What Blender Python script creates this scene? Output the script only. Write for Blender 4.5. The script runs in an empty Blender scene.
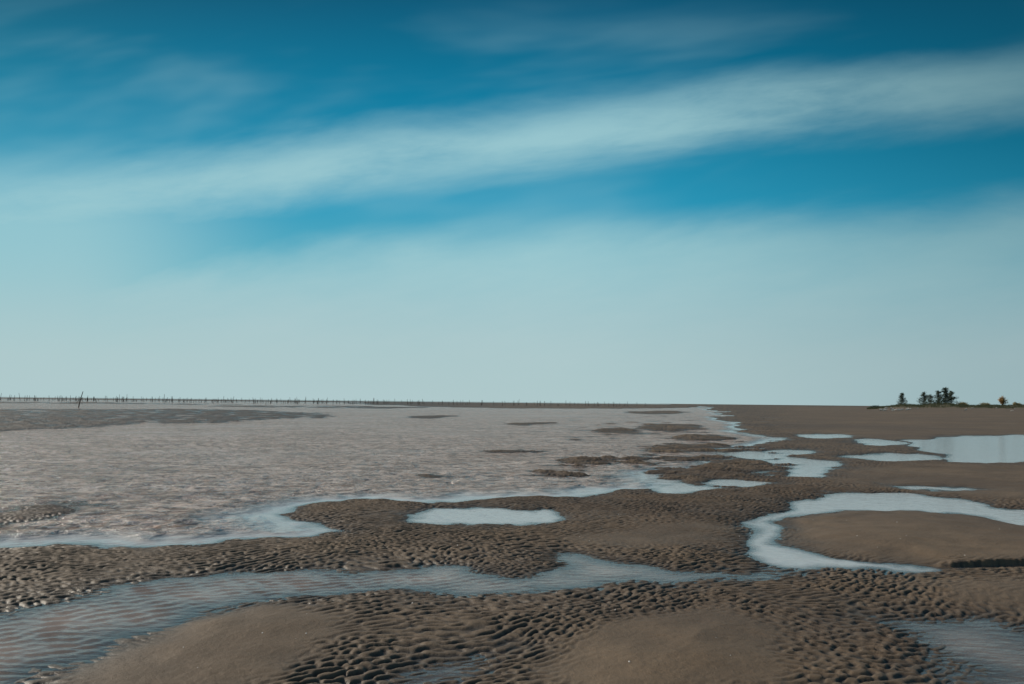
import bpy, math, random
import numpy as np
from mathutils import Matrix, Vector
rng=np.random.default_rng(7); random.seed(7)
H=1.5; F=796.0; ROLL=math.radians(0.6); HY=402.0
sc=bpy.context.scene
sc.view_settings.view_transform='Standard'; sc.view_settings.look='None'; sc.view_settings.exposure=0

# ---------------- survey helpers: photo bearings -> metres on the flat -------------
def g(px,py):
    dx=px-512; dy=HY-py
    X=dx*math.cos(ROLL)-dy*math.sin(ROLL); Z=dx*math.sin(ROLL)+dy*math.cos(ROLL)
    Z=min(Z,-0.1); t=H/(-Z)
    return (X*t,F*t)
def gp(px,p):
    return g(px, HY+0.01047*(px-512)+p)
def lin(r,gg,b):
    f=lambda c:(c/255/12.92) if c/255<=0.04045 else ((c/255+0.055)/1.055)**2.4
    return (f(r),f(gg),f(b))

# ---------------- numpy noise -------------
perm=rng.permutation(256); perm=np.concatenate([perm,perm]).astype(np.int32)
ang=rng.uniform(0,2*np.pi,256); GX=np.cos(ang).astype(np.float32); GY=np.sin(ang).astype(np.float32)
def noise(x,y,seed=0):
    x=x+seed*17.31; y=y-seed*9.77
    xi=np.floor(x).astype(np.int64); yi=np.floor(y).astype(np.int64)
    fx=(x-xi).astype(np.float32); fy=(y-yi).astype(np.float32)
    xi&=255; yi&=255
    u=fx*fx*(3-2*fx); v=fy*fy*(3-2*fy)
    def gr(ix,iy,ax,ay):
        h=perm[(perm[ix&255]+iy)&255]; return GX[h]*ax+GY[h]*ay
    a=gr(xi,yi,fx,fy); b=gr(xi+1,yi,fx-1,fy); c=gr(xi,yi+1,fx,fy-1); d=gr(xi+1,yi+1,fx-1,fy-1)
    return 1.5*((a*(1-u)+b*u)*(1-v)+(c*(1-u)+d*u)*v)
def sst(a,b,x):
    t=np.clip((x-a)/(b-a),0,1); return t*t*(3-2*t)

# ---------------- polygons (world metres) -------------
def chaikin(P):
    out=[]
    n=len(P)
    for i in range(n):
        a=P[i]; b=P[(i+1)%n]
        out.append((a[0]*.75+b[0]*.25,a[1]*.75+b[1]*.25)); out.append((a[0]*.25+b[0]*.75,a[1]*.25+b[1]*.75))
    return out
def poly(pts,sm=True):
    if sm: pts=chaikin(pts)
    return np.array([g(*p) for p in pts])
def polyp(pts): return np.array([gp(*p) for p in pts])
def sd(P,x,y):   # positive inside
    d2=np.full(x.shape,1e18); ins=np.zeros(x.shape,bool)
    n=len(P)
    for i in range(n):
        ax,ay=P[i]; bx,by=P[(i+1)%n]
        ex,ey=bx-ax,by-ay; L=ex*ex+ey*ey+1e-12
        wx=x-ax; wy=y-ay
        t=np.clip((wx*ex+wy*ey)/L,0,1)
        qx=wx-ex*t; qy=wy-ey*t
        d2=np.minimum(d2,qx*qx+qy*qy)
        if ay!=by:
            c=((ay>y)!=(by>y))&(x<(bx-ax)*(y-ay)/(by-ay)+ax); ins^=c
    d=np.sqrt(d2); return np.where(ins,d,-d)

SEA=[gp(-900,0.15),gp(-900,60),g(-700,575),g(-300,562)]
sea_px=[(0,549),(60,545),(140,548),(200,545),(260,540),(325,534),(345,530),(300,523),(282,515),(300,508),(340,501),(385,500),
 (425,504),(470,500),(520,496),(570,497),(610,492),(650,489),(680,484),(655,478),(665,472),(700,470),(735,468),(712,462),(735,456),(700,450),
 (740,447),(775,444),(785,438),(750,434),(735,429),(742,424),(715,420),(722,415),(712,410)]
SEA=np.array(SEA+[g(*p) for p in sea_px]+[gp(705,2.5),gp(690,0.9),gp(650,0.15)])
WATER=[SEA,
 poly([(412,511),(430,506),(470,507),(520,511),(550,508),(561,517),(540,523),(480,526),(425,523),(412,517)]),
 poly([(780,507),(800,498),(830,493),(900,491),(960,500),(1000,508),(1060,514),(1060,532),(1010,526),(985,516),(940,511),(870,511),(820,513),(795,518),(777,526),(777,537),(792,549),(830,559),(870,564),(930,566),(930,572),(860,572),(800,570),(765,562),(748,548),(744,532),(752,520),(772,514)]),
 poly([(905,442),(960,436),(1100,433),(1100,462),(1024,462),(960,464),(925,460),(945,454),(915,449)]),
 poly([(850,456),(900,452),(945,457),(900,460),(862,461)]),
 poly([(765,462),(800,457),(842,462),(846,470),(820,478),(780,478),(790,470),(768,469)]),
 poly([(700,482),(740,480),(782,482),(760,487),(712,487)]),
 poly([(800,434),(840,433),(848,438),(815,440)]),
 poly([(852,441),(880,438),(912,443),(890,447),(860,446)]),
 poly([(770,451),(800,449),(815,453),(790,456)]),
 poly([(880,484),(930,487),(1000,489),(960,491),(905,489)]),
 poly([(640,489),(665,483),(700,484),(740,490),(700,492),(660,492)]),
 poly([(600,441),(680,436),(760,440),(745,446),(660,444)]),
 poly([(690,473),(740,470),(775,474),(760,478),(710,477)]),
 poly([(720,453),(760,450),(800,456),(770,461),(730,459)]),
]
SHAL=[ # shallow channels (rippled bed shows through)
 (poly([(-250,650),(-100,630),(0,613),(40,603),(100,591),(160,578),(240,571),(340,571),(430,565),(478,567),(520,577),(548,570),(538,556),(580,552),(612,559),(640,569),(700,572),(760,571),(800,569),(800,575),(760,578),(700,583),(620,582),(570,590),(520,599),(460,595),(400,591),(340,593),(280,600),(220,610),(170,622),(130,637),(85,658),(40,678),(10,700),(-60,760),(-400,760)]),0.026),
 (poly([(380,700),(395,674),(440,659),(486,654),(474,667),(450,684),(440,700)]),0.022),
 (poly([(868,613),(910,614),(960,620),(1060,628),(1200,640),(1200,760),(1000,760),(965,700),(935,660),(900,636)]),0.015),
]
ISL=[
 poly([(550,461),(590,457),(634,458),(640,461),(600,464),(575,466)]),
 poly([(538,474),(560,471),(582,474),(570,478),(548,477)]),
 poly([(598,431),(620,427),(642,430),(628,434)]),
 poly([(640,427),(675,423),(702,427),(680,432),(650,431)]),
 poly([(648,448),(690,443),(730,446),(705,452),(660,452)]),
 poly([(650,460),(690,455),(728,459),(700,464)]),
 poly([(655,475),(700,465),(760,462),(800,470),(760,478),(690,481)]),
 poly([(660,438),(700,434),(735,437),(700,441)]),
 poly([(425,476),(440,474),(452,476),(438,478)]),
 poly([(455,560),(470,556),(520,553),(556,560),(552,572),(520,579),(488,574)]),
 poly([(-160,532),(-50,519),(0,512),(60,502),(92,506),(55,517),(0,525),(-60,538)]),
 poly([(-300,412),(-100,409),(60,409),(200,409),(290,411),(350,416),(270,420),(225,423),(120,424),(85,428),(20,430),(-100,437),(-300,442)]),
 polyp([(-400,0.9),(730,0.9),(730,1.8),(300,2.3),(-400,2.2)]),
 polyp([(330,2.6),(560,1.5),(700,2.0),(690,4.0),(600,5.8),(500,6.5),(420,5.5)]),
 polyp([(-300,5.5),(120,4.6),(250,5.3),(200,6.0),(-300,7.0)]),
 polyp([(180,6.8),(330,5.6),(430,6.4),(380,7.9),(250,8.0)]),
 poly([(500,424),(540,422),(560,424),(530,426)]),
 poly([(620,412),(670,410),(690,413),(650,415)]),
 poly([(735,466),(800,463),(775,470)]),
 poly([(395,417),(440,415),(455,417),(420,419)]),
 poly([(480,451),(505,449),(520,451),(500,453)]),
]
SMOOTH=[
 poly([(40,700),(100,656),(170,624),(250,607),(325,609),(350,628),(318,655),(250,700)]),
 poly([(535,700),(545,665),(585,636),(650,617),(735,611),(780,628),(795,655),(780,700)]),
 poly([(790,548),(780,525),(810,512),(880,510),(950,512),(1100,525),(1200,560),(1000,566),(880,564),(820,557)]),
 poly([(560,542),(590,532),(660,524),(730,524),(740,540),(700,550),(620,550)]),
 poly([(930,598),(950,580),(1200,575),(1200,622),(1000,614)]),
 poly([(840,484),(860,466),(1200,468),(1200,500),(1000,502),(900,490)]),
 polyp([(800,28),(780,2),(1200,0.3),(1500,34),(880,34)]),
]
# ---------------- grid -------------
rows=[2.6]
while rows[-1]<7500:
    d=rows[-1]; px=d*d/(H*F); rows.append(d+max(0.0112,px*0.2))
if len(rows)%2==0: rows.append(rows[-1]*1.1)
rows=np.array(rows); NC=1281; NR=len(rows)
tx=np.linspace(-0.88,0.88,NC)
print("GRID",NR,NC)
def fan(r,t):
    Y=np.repeat(r[:,None],len(t),1); X=t[None,:]*(r[:,None]+0.6); return X,Y
Xc,Yc=fan(rows[::2],tx[::2])
dsc=np.maximum(Yc,3); ld=np.log(dsc)
wx=Xc+0.09*noise(Xc*1.7,Yc*1.7,1)+0.045*noise(Xc*5,Yc*5,2)+0.022*dsc*noise(Xc*14/dsc,ld*9,3)
wy=Yc+0.09*noise(Xc*1.7,Yc*1.7,4)+0.045*noise(Xc*5,Yc*5,5)+(0.03*dsc*noise(Xc*18/dsc,ld*11,6)+0.015*dsc*noise(Xc*45/dsc,ld*25,7))*np.clip(dsc/14,0,1)
s=np.full(Xc.shape,50.0)
seas=sd(SEA,wx,wy); 
dep=np.full(Xc.shape,0.075)
for P in WATER: s=np.minimum(s,-sd(P,wx,wy))
chan=np.zeros(Xc.shape)
for P,dd in SHAL:
    q=sd(P,wx,wy); dep=np.where(q>0,dd,dep); s=np.minimum(s,-q); chan=np.maximum(chan,sst(-0.2,0.05,q))
for P in ISL: s=np.maximum(s,sd(P,wx,wy))
z=np.where(s>0,0.05*(1-np.exp(-s/0.45)),-dep*(1-np.exp(s/0.30)))
azc=Xc/dsc
# low swales and broken bars away from the viewer
brk=noise(Xc*22/dsc,ld*34,41)+0.5*noise(Xc*60/dsc,ld*80,42)
zone=sst(-0.02,0.10,azc)*sst(0.42,0.30,azc)*sst(13,18,Yc)*sst(150,80,Yc)
z+=zone*0.066*brk
seazone=sst(0.0,2.0,seas)*sst(9,14,Yc)*sst(600,300,Yc)
z+=seazone*np.where(s<0,1,0.55)*(0.037*brk)*np.where(azc>0,1.35,1)
lbar=sst(-0.1,-0.2,azc)*sst(34,44,Yc)*sst(500,300,Yc)
brk2=noise(Xc*26/dsc,ld*34,43)+0.8*noise(Xc*80/dsc,ld*110,44)
z+=lbar*np.where(s>0,-0.036+0.085*brk2,0.02*brk2)
smo=np.zeros(Xc.shape)
for i,P in enumerate(SMOOTH):
    q=sd(P,wx,wy)+0.02*dsc*noise(Xc*2.2,Yc*2.2,60+i); w=sst(-0.055,0.045,q/dsc); smo=np.maximum(smo,w*(0.9 if i>=3 else 1))
    if i<3: z=z+np.where(s>0,1,0)*0.035*sst(0,1.0,q)
z=z+0.014*noise(Xc*0.9,Yc*0.9,8)*sst(0,0.4,s)+0.007*noise(Xc*2.3,Yc*2.3,9)
# eroded ledge near right
jx=0.012*noise(Xc*6,Yc*6,71)
A=np.array(g(932,568)); B=np.array(g(1080,565)); e=(B-A)/np.linalg.norm(B-A); nrm=np.array([-e[1],e[0]])
al=(Xc-A[0])*e[0]+(Yc-A[1])*e[1]; fr=(Xc-A[0])*nrm[0]+(Yc-A[1])*nrm[1]+jx
lz=np.exp(-((fr)/0.9)**2)*sst(-0.1,0.35,al)
z=z*(1-lz*0.6)+lz*(0.018*0.6)
z=z+0.046*sst(-0.01,0.015,fr)*np.exp(-np.maximum(fr,0)/0.8)*sst(0,0.35,al)-0.024*sst(-0.16,-0.05,fr)*sst(0.02,-0.0,fr)*sst(0,0.3,al)
# beach rises toward the dunes on the right
beach=sst(0.30,0.60,azc)*sst(40,260,Yc)
z=z+beach*0.5
dune=sst(0.44,0.50,azc)*np.exp(-((Yc-310)/45)**2)*(1.7+0.5*noise(Xc/14,Yc/14,11)+0.35*noise(Xc/5,Yc/5,12))
z=z+np.maximum(dune,0)
def up(a):
    b=np.empty((NR,NC)); b[::2,::2]=a
    b[1::2,::2]=(a[:-1]+a[1:])/2; b[:,1::2]=(b[:,:-1:2]+b[:,2::2])/2
    return b
Zf=up(z); Sm=up(smo); Sf=up(s)
X,Y=fan(rows,tx)
def ripples(x,y,lam,sp,th0,ths,M,seed):
    r=np.random.default_rng(seed); out=np.zeros(x.shape,np.float32)
    for i in range(M):
        L=lam*math.exp(r.normal(0,sp)); th=th0+r.normal(0,ths); k=2*math.pi/L; ph=r.uniform(0,6.28)
        out+=np.cos(k*(x*math.cos(th)+y*math.sin(th))+ph).astype(np.float32)
    return out/math.sqrt(M/2)
nx=X+0.24*noise(X*0.8,Y*0.8,21)+0.028*noise(X*5,Y*5,23); ny=Y+0.24*noise(X*0.8,Y*0.8,22)+0.028*noise(X*5,Y*5,24)
near=rows<60; n=near.sum()
gr=np.zeros((NR,NC),np.float32)
g1=ripples(nx[:n],ny[:n],0.088,0.17,math.radians(120),0.38,32,3)
g2=ripples(nx[:n],ny[:n],0.070,0.20,math.radians(50),0.6,22,4)
mixm=sst(-0.3,0.5,noise(X[:n]*0.5,Y[:n]*0.5,25))
gr[:n]=g1*(1-0.3*mixm)+g2*(0.36+0.40*mixm)
gr[n:]=rng.normal(0,0.8,(NR-n,NC))
prof=np.tanh(1.2*gr+0.40)
amp=0.0118*(0.85+0.55*noise(X*1.1,Y*1.1,30)+0.35*noise(X*4,Y*4,31))*(1-0.95*Sm)
amp*=np.where(Sf<0,np.exp(Sf/0.6)*0.75+0.25,1)
amp=np.where(Y>60,amp*0.5,amp)
Z=Zf+amp*(prof-0.25)
Z+=0.0016*noise(X*16,Y*16,33)*(Y<20)+0.005*noise(X*4,Y*4,34)*(Y<30)
def mkgrid(name,X,Y,Z,attrs):
    nr,nc=X.shape
    me=bpy.data.meshes.new(name)
    co=np.stack([X,Y,Z],-1).reshape(-1,3).astype(np.float32)
    idx=np.arange(nr*nc,dtype=np.int32).reshape(nr,nc)
    q=np.stack([idx[:-1,:-1],idx[:-1,1:],idx[1:,1:],idx[1:,:-1]],-1).reshape(-1,4)
    me.vertices.add(len(co)); me.vertices.foreach_set('co',co.ravel())
    me.loops.add(q.size); me.loops.foreach_set('vertex_index',q.ravel())
    me.polygons.add(len(q)); me.polygons.foreach_set('loop_start',np.arange(0,q.size,4,dtype=np.int32))
    me.polygons.foreach_set('use_smooth',np.ones(len(q),bool))
    me.update()
    for k,v in attrs.items():
        a=me.attributes.new(k,'FLOAT','POINT'); a.data.foreach_set('value',v.ravel().astype(np.float32))
    o=bpy.data.objects.new(name,me); sc.collection.objects.link(o); return o
wet=np.exp(-np.maximum(Z,0)/0.020)
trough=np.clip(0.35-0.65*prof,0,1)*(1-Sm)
drygrass=up(sst(0.3,1.0,dune))
mudbar=up(np.maximum(sst(0.05,-0.15,azc)*sst(20,35,Yc),sst(0.2,0.6,seas)*sst(-0.3,-0.5,azc)*0.8))
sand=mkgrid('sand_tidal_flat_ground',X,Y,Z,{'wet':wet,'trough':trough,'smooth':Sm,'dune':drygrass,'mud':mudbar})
chop=np.clip(sst(0.15,1.3,seas),0,1)
# wind wavelets as real relief
n2_=(rows[::2]<45).sum()
wv=np.zeros(Xc.shape)
xx=Xc[:n2_]+0.2*noise(Xc[:n2_]*.6,Yc[:n2_]*.6,51); yy=Yc[:n2_]+0.2*noise(Xc[:n2_]*.6,Yc[:n2_]*.6,52)
sea_w=ripples(xx,yy,0.36,0.28,math.radians(105),0.5,30,8)
sm_w=ripples(xx,yy,0.12,0.15,math.radians(125),0.3,16,9)
wv[:n2_]=chop[:n2_]*0.014*(np.abs(sea_w)*-1+0.8)*(0.8+0.6*noise(xx*.35,yy*.35,53))+(1-chop[:n2_])*0.0022*sm_w*sst(0.0,0.3,-s[:n2_])*sst(0.25,-0.25,azc[:n2_])
wv[:n2_]*=sst(45,25,Yc[:n2_])
water=mkgrid('sea_water',Xc,Yc,wv,{'depth':-z,'chop':chop,'channel':chan})

# ---------------- materials -------------
def newmat(n):
    m=bpy.data.materials.new(n); m.use_nodes=True; nt=m.node_tree; nt.nodes.clear()
    return m,nt
def mk(nt,t,**kw):
    nd=nt.nodes.new(t)
    for k,v in kw.items(): setattr(nd,k,v)
    return nd
def setv(nt,sock,v):
    if isinstance(v,bpy.types.NodeSocket): nt.links.new(v,sock)
    else: sock.default_value=v
def M(nt,op,a,b=0.0,c=None,clamp=False):
    nd=mk(nt,'ShaderNodeMath',operation=op,use_clamp=clamp); setv(nt,nd.inputs[0],a); setv(nt,nd.inputs[1],b)
    if c is not None: setv(nt,nd.inputs[2],c)
    return nd.outputs[0]
def SS(nt,a,b,x):
    nd=mk(nt,'ShaderNodeMapRange',interpolation_type='SMOOTHSTEP'); setv(nt,nd.inputs[0],x); 
    if a<b: nd.inputs[1].default_value=a; nd.inputs[2].default_value=b
    else: nd.inputs[1].default_value=b; nd.inputs[2].default_value=a; nd.inputs[3].default_value=1; nd.inputs[4].default_value=0
    return nd.outputs[0]
def MIX(nt,f,a,b,bt='MIX'):
    nd=mk(nt,'ShaderNodeMix',data_type='RGBA',blend_type=bt); setv(nt,nd.inputs[0],f)
    setv(nt,nd.inputs[6],a if isinstance(a,bpy.types.NodeSocket) else (*a,1)); setv(nt,nd.inputs[7],b if isinstance(b,bpy.types.NodeSocket) else (*b,1))
    return nd.outputs[2]
def NZ(nt,vec,scale,detail=4,rough=0.5,dist=0.0):
    nd=mk(nt,'ShaderNodeTexNoise'); setv(nt,nd.inputs['Vector'],vec); nd.inputs['Scale'].default_value=scale
    nd.inputs['Detail'].default_value=detail; nd.inputs['Roughness'].default_value=rough; nd.inputs['Distortion'].default_value=dist
    return nd.outputs[0]
def ATT(nt,n):
    nd=mk(nt,'ShaderNodeAttribute',attribute_name=n); return nd.outputs['Fac']
def MAPV(nt,vec,scale=(1,1,1),rot=(0,0,0)):
    nd=mk(nt,'ShaderNodeMapping'); setv(nt,nd.inputs[0],vec); nd.inputs['Scale'].default_value=scale; nd.inputs['Rotation'].default_value=rot
    return nd.outputs[0]

m,nt=newmat('wet_sand')
tc=mk(nt,'ShaderNodeTexCoord').outputs['Object']
big=NZ(nt,tc,0.35,5); med=NZ(nt,tc,3.0,5,0.6); fine=NZ(nt,tc,160,3,0.7); wide=NZ(nt,tc,0.06,6,0.6,0.5)
streak=NZ(nt,MAPV(nt,tc,(0.03,0.12,1),(0,0,0.15)),1.0,7,0.65,0.4)
c=MIX(nt,SS(nt,0.35,0.65,big),(0.118,0.079,0.047),(0.164,0.113,0.068))
c=MIX(nt,M(nt,'MULTIPLY',SS(nt,0.45,0.65,wide),0.5),c,(0.080,0.057,0.040))
c=MIX(nt,M(nt,'MULTIPLY',SS(nt,0.46,0.60,streak),0.5),c,(0.080,0.058,0.042))
c=MIX(nt,M(nt,'MULTIPLY',SS(nt,0.4,0.7,med),0.5),c,(0.082,0.058,0.037))
c=MIX(nt,M(nt,'MULTIPLY',ATT(nt,'wet'),0.65),c,(0.056,0.044,0.033))
c=MIX(nt,M(nt,'MULTIPLY',ATT(nt,'trough'),0.9),c,(0.021,0.019,0.017))  # damp ripple troughs, with their shade also painted into the sand colour
c=MIX(nt,M(nt,'MULTIPLY',ATT(nt,'mud'),0.7),c,(0.050,0.043,0.037))
c=MIX(nt,ATT(nt,'dune'),c,(0.13,0.105,0.060))
gm=M(nt,'MULTIPLY_ADD',fine,0.9,0.55)
c=MIX(nt,1.0,c,gm,'MULTIPLY')
bs=mk(nt,'ShaderNodeBsdfPrincipled'); setv(nt,bs.inputs['Base Color'],c)
rg=M(nt,'MULTIPLY_ADD',ATT(nt,'wet'),-0.40,0.70); rg=M(nt,'MULTIPLY_ADD',med,0.15,rg)
setv(nt,bs.inputs['Roughness'],rg); bs.inputs['Specular IOR Level'].default_value=0.40
bp=mk(nt,'ShaderNodeBump'); bp.inputs['Strength'].default_value=0.9; bp.inputs['Distance'].default_value=0.007
hh=M(nt,'ADD',M(nt,'MULTIPLY',fine,0.4),M(nt,'MULTIPLY',NZ(nt,tc,35,4,0.6),1.0)); setv(nt,bp.inputs['Height'],hh)
nt.links.new(bp.outputs[0],bs.inputs['Normal'])
out=mk(nt,'ShaderNodeOutputMaterial'); nt.links.new(bs.outputs[0],out.inputs[0])
sand.data.materials.append(m)

m,nt=newmat('muddy_water')
tc=mk(nt,'ShaderNodeTexCoord').outputs['Object']
chopA=ATT(nt,'chop'); depA=ATT(nt,'depth'); chA=ATT(nt,'channel')
v1=MAPV(nt,tc,(1,1.7,1),(0,0,math.radians(-14)))
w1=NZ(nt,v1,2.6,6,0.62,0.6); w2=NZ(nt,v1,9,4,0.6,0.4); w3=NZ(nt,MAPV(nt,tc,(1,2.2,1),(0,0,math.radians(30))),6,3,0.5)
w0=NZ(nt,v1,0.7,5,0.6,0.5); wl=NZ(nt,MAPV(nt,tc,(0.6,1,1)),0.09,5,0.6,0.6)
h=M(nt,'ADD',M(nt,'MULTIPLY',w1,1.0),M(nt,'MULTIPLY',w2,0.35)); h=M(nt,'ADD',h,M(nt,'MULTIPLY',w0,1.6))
hs=M(nt,'MULTIPLY',h,M(nt,'MULTIPLY_ADD',chopA,0.96,0.03))
hs=M(nt,'ADD',hs,M(nt,'MULTIPLY',w3,0.06))
bp=mk(nt,'ShaderNodeBump'); bp.inputs['Strength'].default_value=1.0; bp.inputs['Distance'].default_value=0.14
setv(nt,bp.inputs['Height'],hs)
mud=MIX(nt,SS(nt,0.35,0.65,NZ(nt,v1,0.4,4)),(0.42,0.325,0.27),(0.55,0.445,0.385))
mud=MIX(nt,M(nt,'MULTIPLY',SS(nt,0.47,0.57,w1),0.9),mud,(0.20,0.138,0.105))  # dark sides of wavelet facets painted into the water colour
mud=MIX(nt,M(nt,'MULTIPLY',SS(nt,0.50,0.62,w0),0.60),mud,(0.22,0.158,0.125))  # broader wave shading, also put into the colour
mud=MIX(nt,M(nt,'MULTIPLY',SS(nt,0.50,0.66,wl),0.45),mud,(0.47,0.43,0.40))  # large pale patches: sky reflection painted into the sea colour
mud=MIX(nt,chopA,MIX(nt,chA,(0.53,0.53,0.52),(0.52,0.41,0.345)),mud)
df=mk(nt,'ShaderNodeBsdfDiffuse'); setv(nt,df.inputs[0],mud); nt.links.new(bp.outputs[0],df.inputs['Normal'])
tr=mk(nt,'ShaderNodeBsdfTransparent'); tr.inputs[0].default_value=(0.88,0.86,0.82,1)
m1=mk(nt,'ShaderNodeMixShader')
fa=M(nt,'MULTIPLY_ADD',SS(nt,0.0,0.045,depA),0.82,0.12); fa=M(nt,'MULTIPLY',fa,M(nt,'MULTIPLY_ADD',M(nt,'MULTIPLY',chA,M(nt,'SUBTRACT',1.0,chopA)),-0.05,1.0))
setv(nt,m1.inputs[0],fa); nt.links.new(tr.outputs[0],m1.inputs[1]); nt.links.new(df.outputs[0],m1.inputs[2])
gl=mk(nt,'ShaderNodeBsdfGlossy'); gl.inputs['Roughness'].default_value=0.08; nt.links.new(bp.outputs[0],gl.inputs['Normal'])
fr=mk(nt,'ShaderNodeFresnel'); fr.inputs['IOR'].default_value=1.36; nt.links.new(bp.outputs[0],fr.inputs['Normal'])
m2=mk(nt,'ShaderNodeMixShader'); nt.links.new(fr.outputs[0],m2.inputs[0]); nt.links.new(m1.outputs[0],m2.inputs[1]); nt.links.new(gl.outputs[0],m2.inputs[2])
out=mk(nt,'ShaderNodeOutputMaterial'); nt.links.new(m2.outputs[0],out.inputs[0])
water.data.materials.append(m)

def simple(n,c1,c2,scale,rough=0.85):
    m,nt=newmat(n); tc=mk(nt,'ShaderNodeTexCoord').outputs['Object']
    col=MIX(nt,SS(nt,0.35,0.65,NZ(nt,tc,scale,4)),c1,c2)
    bs=mk(nt,'ShaderNodeBsdfPrincipled'); setv(nt,bs.inputs['Base Color'],col); bs.inputs['Roughness'].default_value=rough
    out=mk(nt,'ShaderNodeOutputMaterial'); nt.links.new(bs.outputs[0],out.inputs[0]); return m
bark=simple('bark',(0.06,0.045,0.035),(0.11,0.085,0.065),3)
needle=simple('casuarina_foliage',(0.030,0.050,0.038),(0.070,0.095,0.06),0.8)
rust=simple('dry_orange_foliage',(0.26,0.14,0.045),(0.42,0.25,0.08),1.2)
grassm=simple('dune_grass_blades',(0.15,0.13,0.055),(0.32,0.26,0.13),0.5)
wood=simple('weathered_wood',(0.045,0.036,0.03),(0.09,0.075,0.06),5)
shellm=simple('shell',(0.55,0.5,0.45),(0.75,0.72,0.68),20,0.5)
pale=simple('bleached_driftwood',(0.42,0.38,0.33),(0.6,0.56,0.5),2,0.8)

def mesh(name,V,Fc,mat,parent=None):
    me=bpy.data.meshes.new(name); me.from_pydata(V,[],Fc); me.update(); o=bpy.data.objects.new(name,me)
    sc.collection.objects.link(o); me.materials.append(mat)
    if parent: o.parent=parent
    return o
def tube(V,Fc,pts,rads,seg=6):
    b=len(V)
    for i,(p,r) in enumerate(zip(pts,rads)):
        d=(Vector(pts[min(i+1,len(pts)-1)])-Vector(pts[max(i-1,0)])).normalized()
        a=d.cross(Vector((0.3,1,0.1))).normalized(); c=d.cross(a)
        for k in range(seg):
            t=2*math.pi*k/seg; q=Vector(p)+a*(r*math.cos(t))+c*(r*math.sin(t)); V.append(tuple(q))
    for i in range(len(pts)-1):
        for k in range(seg):
            Fc.append((b+i*seg+k,b+i*seg+(k+1)%seg,b+(i+1)*seg+(k+1)%seg,b+(i+1)*seg+k))
    Fc.append(tuple(b+(len(pts)-1)*seg+k for k in range(seg)))
def hz(x,y):
    i=int(np.clip(np.searchsorted(rows,y),0,NR-1)); j=int(np.clip(np.searchsorted(tx,x/(y+0.6)),0,NC-1)); return float(Z[i,j])

def pine(loc,ht,wid,leafmat=needle,seed=1,name='casuarina_tree',leafn=36):
    r=random.Random(seed)
    root=bpy.data.objects.new(name,None); sc.collection.objects.link(root); root.location=loc
    V=[];Fc=[]; lean=r.uniform(-.06,.06)
    P=[(lean*ht*t*t+0.02*ht*math.sin(5*t),0.02*ht*math.sin(4*t+1),ht*t-0.3*(t==0)) for t in [0,.2,.4,.6,.8,.97]]
    tube(V,Fc,P,[ht*.022*(1.05-t) for t in [0,.2,.4,.6,.8,.97]])
    LV=[];LF=[]
    nb=48
    for i in range(nb):
        t=0.03+0.95*(i/nb)**1.15
        a=r.uniform(0,6.28); L=wid*(0.08+0.80*(1-t)**0.8)*r.uniform(.55,1.15)
        k=min(int(t*5),4); ft=t*5-k if t<0.97 else 0.9
        p0=Vector(P[k]).lerp(Vector(P[min(k+1,5)]),min(ft,1))
        d=Vector((math.cos(a),math.sin(a),r.uniform(.2,.8))).normalized()
        pts=[p0+d*L*q+Vector((0,0,-0.10*L*q*q)) for q in (0,.4,.75,1)]
        tube(V,Fc,[tuple(p) for p in pts],[ht*.006*(1.1-q) for q in (0,.4,.75,1)],4)
        for j in range(leafn):
            q=r.uniform(.15,1.08); c=p0+d*L*q+Vector((0,0,-0.10*L*q*q))+Vector((r.gauss(0,1),r.gauss(0,1),r.gauss(0,1)))*wid*0.055
            dr=Vector((r.gauss(0,1),r.gauss(0,1),r.gauss(0.3,.8))).normalized(); sd_=dr.cross(Vector((r.gauss(0,1),r.gauss(0,1),r.gauss(0,1)))).normalized()
            l=r.uniform(.2,.5)*ht/6; w=l*.24; b=len(LV)
            LV+= [tuple(c-sd_*w),tuple(c+sd_*w),tuple(c+dr*l*1.4)]; LF.append((b,b+1,b+2))
    mesh('trunk_and_limbs',V,Fc,bark,root); mesh('foliage',LV,LF,leafmat,root)
    return root
def place(px,D):
    X_,Y_=gp(px,H*F/D); return X_,Y_
trees=[(902,300,4.6,2.6,3),(924,310,5.2,3.6,5),(930,303,3.8,3.2,6),(938,300,5.2,3.6,9),(945,306,6.6,4.2,12),(951,298,4.9,3.8,15)]
for px,D,ht,wd,sd0 in trees:
    x,y=place(px,D); pine((x,y,hz(x,y)-0.1),ht,wd,seed=sd0)
def shrub(px,D,ht,wid,mat,name,seed):
    r=random.Random(seed); x,y=place(px,D); root=bpy.data.objects.new(name,None); sc.collection.objects.link(root); root.location=(x,y,hz(x,y)-0.1)
    V=[];Fc=[];LV=[];LF=[]
    for i in range(22):
        a=r.uniform(0,6.28); sp=r.uniform(.1,1)*wid*.5; top=Vector((math.cos(a)*sp,math.sin(a)*sp,ht*r.uniform(.5,.95)*(1-.4*(sp/wid*2)**2)))
        pts=[Vector((0,0,0)),top*.5+Vector((0,0,.1*ht)),top]; tube(V,Fc,[tuple(p) for p in pts],[.06,.04,.02],4)
        for j in range(80):
            c=pts[1].lerp(top,r.uniform(-.5,1.1))+Vector((r.gauss(0,1),r.gauss(0,1),r.gauss(0,.8)))*wid*.08
            dr=Vector((r.gauss(0,1),r.gauss(0,1),r.gauss(0,1))).normalized(); s2=dr.orthogonal().normalized(); l=r.uniform(.14,.34); b=len(LV)
            LV+=[tuple(c-s2*l*.5),tuple(c+dr*l*.6),tuple(c+s2*l*.5),tuple(c-dr*l*.6)]; LF.append((b,b+1,b+2,b+3))
    mesh('stems',V,Fc,bark,root); mesh('foliage',LV,LF,mat,root)
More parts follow.
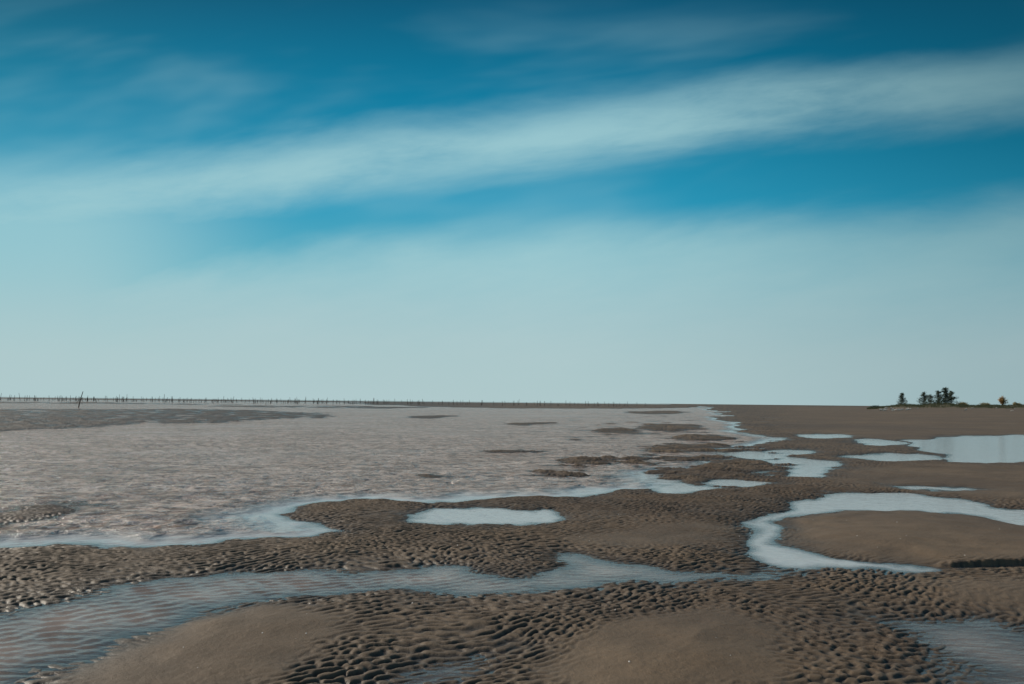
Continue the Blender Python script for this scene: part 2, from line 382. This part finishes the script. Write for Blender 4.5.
shrub(1002,300,3.9,3.6,rust,'orange_shrub',2)
shrub(1016,305,1.5,3.0,grassm,'coastal_shrub',4); shrub(875,300,0.9,3.2,needle,'coastal_shrub',6); shrub(963,300,1.0,4,grassm,'coastal_shrub',8)
shrub(985,305,1.2,4.5,grassm,'coastal_shrub',10)
V=[];Fc=[];r=random.Random(5)
for i in range(9000):
    px=r.uniform(868,1150); D=r.uniform(262,345); x,y=place(px,D); 
    if noise(np.array([x/6.0]),np.array([y/6.0]),40)[0]<-0.15: continue
    z0=hz(x,y)
    for k in range(3):
        l=r.uniform(.25,.75); a=r.uniform(0,6.28); b=len(V); ox,oy=r.gauss(0,.25),r.gauss(0,.25)
        V+=[(x+ox-.06,y+oy,z0-.05),(x+ox+.06,y+oy,z0-.05),(x+ox+math.cos(a)*l*.4,y+oy+math.sin(a)*l*.4,z0+l)]; Fc.append((b,b+1,b+2))
mesh('dune_grass',V,Fc,grassm)
# bleached drift logs and branches along the foot of the dune: one object
V=[];Fc=[];r=random.Random(9)
for i in range(26):
    px=r.choice([r.uniform(878,918),r.uniform(955,1060)]); D=r.uniform(200,262); x,y=place(px,D); z0=hz(x,y)
    L=r.uniform(.5,1.6); a=r.uniform(-.5,.5); R=r.uniform(.10,.24)
    tube(V,Fc,[(x-L/2*math.cos(a),y-L/2*math.sin(a),z0+R*.4),(x,y,z0+R*1.1),(x+L/2*math.cos(a),y+L/2*math.sin(a),z0+R*.8+r.uniform(0,.3))],[R,R*.85,R*.5],7)
    tube(V,Fc,[(x,y,z0+R),(x+.2*L*math.sin(a)+.1,y+.1,z0+R+.3*L)],[R*.4,R*.15],5)
mesh('driftwood',V,Fc,pale)
def stake(px,D,ht,lean,name='wooden_stake'):
    x,y=place(px,D); root=bpy.data.objects.new(name,None); sc.collection.objects.link(root); root.location=(x,y,0)
    V=[];Fc=[]; tube(V,Fc,[(lean*t*ht,0.02*math.sin(6*t),ht*t-.4*(t==0)) for t in (0,.3,.6,1)],[.085,.075,.065,.045],8)
    mesh('post',V,Fc,wood,root)
    V=[];Fc=[]; tube(V,Fc,[(-.35,0,ht*.25),(.1,.02,ht*.42),(lean*ht*.9,0,ht*.62)],[.035,.03,.025],6); mesh('brace',V,Fc,wood,root)
stake(78,118,2.4,0.30); 
V=[];Fc=[]
for i in range(300):
    px=r.choice([r.uniform(-150,660),r.uniform(0,420)]); D=r.gauss(330,30)
    x,y=place(px,D); ht=r.uniform(.7,2.3)*(1 if r.random()<.8 else 1.35); ln=r.uniform(-.2,.2)
    tube(V,Fc,[(x,y,-.3),(x+ln*ht*.5,y,ht*.5),(x+ln*ht,y,ht)],[.09,.075,.055],5)
for i in range(50):
    px=60+i*12+r.uniform(-3,3); D=430; x,y=place(px,D); tube(V,Fc,[(x,y,-.3),(x,y,1.8+r.uniform(-.4,.9))],[.12,.09],5)
mesh('distant_fishing_stakes',V,Fc,wood)
V=[];Fc=[]
for i in range(110):
    y=r.uniform(4.2,14); x=r.uniform(-.6,.7)*y; z0=hz(x,y)
    if z0<0.012: continue
    R=r.uniform(.003,.009); a=r.uniform(0,6.28); b=len(V); V.append((x,y,z0+R*.8))
    for k in range(7):
        t=k/7*6.283; rr=R*(1 if k<4 else .7); V.append((x+math.cos(t+a)*rr,y+math.sin(t+a)*rr,z0-.001))
    for k in range(7): Fc.append((b,b+1+k,b+1+(k+1)%7))
mesh('shell_fragments',V,Fc,shellm)

# ---------------- world -------------
SUN_EL=math.radians(32); SUN_AZ=math.radians(-66)
w=bpy.data.worlds.new('World'); sc.world=w; w.use_nodes=True; nt=w.node_tree; nt.nodes.clear()
sky=mk(nt,'ShaderNodeTexSky',sky_type='NISHITA'); sky.sun_disc=False; sky.sun_elevation=SUN_EL; sky.sun_rotation=SUN_AZ; sky.dust_density=1.5
gen=mk(nt,'ShaderNodeTexCoord').outputs['Generated']; sp=mk(nt,'ShaderNodeSeparateXYZ'); nt.links.new(gen,sp.inputs[0])
ay=M(nt,'MAXIMUM',M(nt,'ABSOLUTE',sp.outputs[1]),0.12)
U=M(nt,'DIVIDE',sp.outputs[0],ay); Vv=M(nt,'DIVIDE',sp.outputs[2],ay)
rp=mk(nt,'ShaderNodeValToRGB'); setv(nt,rp.inputs[0],M(nt,'MULTIPLY',Vv,1/0.6,clamp=True))
cr=rp.color_ramp
stops=[(0,(178,202,204)),(0.10,(160,195,201)),(0.25,(100,175,195)),(0.42,(40,152,188)),(0.62,(0,122,160)),(0.85,(0,80,114)),(1,(0,68,100))]
cr.elements[0].position=0; cr.elements[0].color=(*lin(*stops[0][1]),1); cr.elements[1].position=1; cr.elements[1].color=(*lin(*stops[-1][1]),1)
for p,cc in stops[1:-1]:
    e_=cr.elements.new(p); e_.color=(*lin(*cc),1)
clear=MIX(nt,1.0,rp.outputs[0],(10,10,10),'MULTIPLY')
tint=MIX(nt,1.0,sky.outputs[0],(0.26,0.95,0.85),'MULTIPLY')
clear=MIX(nt,0.10,clear,tint)
clear=MIX(nt,SS(nt,0.7,1.6,Vv),clear,sky.outputs[0])
cmb=mk(nt,'ShaderNodeCombineXYZ'); across=M(nt,'SUBTRACT',Vv,M(nt,'MULTIPLY',U,0.14))
setv(nt,cmb.inputs[0],U); setv(nt,cmb.inputs[1],M(nt,'MULTIPLY',across,4.0))
cv=cmb.outputs[0]
n1=NZ(nt,cv,2.2,6,0.55,0.3); n2=NZ(nt,cv,6.0,8,0.6,0.35); n3=NZ(nt,cv,1.6,4,0.5,0.2); n4=NZ(nt,cv,22.0,5,0.65,0.4)
wisp=M(nt,'ADD',M(nt,'ADD',M(nt,'MULTIPLY',n1,0.6),M(nt,'MULTIPLY',n2,0.3)),M(nt,'MULTIPLY',n4,0.1))
j1=M(nt,'MULTIPLY',M(nt,'SUBTRACT',n1,0.5),0.10)
t1=M(nt,'ADD',M(nt,'SUBTRACT',across,0.332),j1)
up1=SS(nt,0.060,0.0,t1); lo1=SS(nt,-0.075,-0.005,t1)
b1=M(nt,'MULTIPLY',M(nt,'MULTIPLY',up1,lo1),SS(nt,0.18,0.60,wisp))
edge=M(nt,'ADD',M(nt,'MULTIPLY_ADD',U,0.085,0.215),j1)
t2=M(nt,'SUBTRACT',Vv,edge)
b2=M(nt,'MULTIPLY',SS(nt,0.03,-0.045,t2),M(nt,'MULTIPLY_ADD',wisp,1.0,0.42))
b3=M(nt,'MULTIPLY',SS(nt,-0.25,-0.58,U),SS(nt,0.33,0.22,M(nt,'ADD',Vv,j1)))
b4=M(nt,'MULTIPLY',SS(nt,0.46,0.66,n3),M(nt,'MULTIPLY',SS(nt,0.54,0.42,Vv),0.26))
dens=M(nt,'MAXIMUM',M(nt,'MULTIPLY',b1,0.90),M(nt,'MULTIPLY',b2,0.90)); dens=M(nt,'MAXIMUM',dens,M(nt,'MULTIPLY',b3,0.80)); 
dens=M(nt,'ADD',dens,M(nt,'MULTIPLY',b4,M(nt,'SUBTRACT',1.0,dens)),clamp=True)
cl=tuple(10*q for q in lin(158,202,209)); clh=tuple(10*q for q in lin(176,201,204))
col=MIX(nt,dens,clear,MIX(nt,SS(nt,0.22,0.05,Vv),cl,clh))
dk=M(nt,'MULTIPLY',SS(nt,0.0,0.75,U),M(nt,'MULTIPLY_ADD',SS(nt,0.05,0.5,Vv),0.38,0.26))
col=MIX(nt,dk,col,tuple(10*q for q in lin(14,76,98)))
bg=mk(nt,'ShaderNodeBackground'); setv(nt,bg.inputs[0],col); bg.inputs[1].default_value=0.1
out=mk(nt,'ShaderNodeOutputWorld'); nt.links.new(bg.outputs[0],out.inputs[0])
# ---------------- sun -------------
L=bpy.data.lights.new('sun','SUN'); L.energy=3.8; L.angle=math.radians(0.53); L.color=(1,0.91,0.77)
so=bpy.data.objects.new('sun',L); sc.collection.objects.link(so)
dirv=Vector((math.sin(SUN_AZ)*math.cos(SUN_EL),math.cos(SUN_AZ)*math.cos(SUN_EL),math.sin(SUN_EL)))
so.rotation_euler=dirv.to_track_quat('Z','Y').to_euler()
# ---------------- camera -------------
cam=bpy.data.cameras.new('camera'); co=bpy.data.objects.new('camera',cam); sc.collection.objects.link(co)
cam.sensor_width=36; cam.lens=F/1024*36; cam.shift_y=60/1024; cam.clip_end=20000; cam.clip_start=0.05
co.matrix_world=Matrix.Translation((0,0,H))@Matrix.Rotation(-ROLL,4,'Y')@Matrix.Rotation(math.radians(90),4,'X')
sc.camera=co
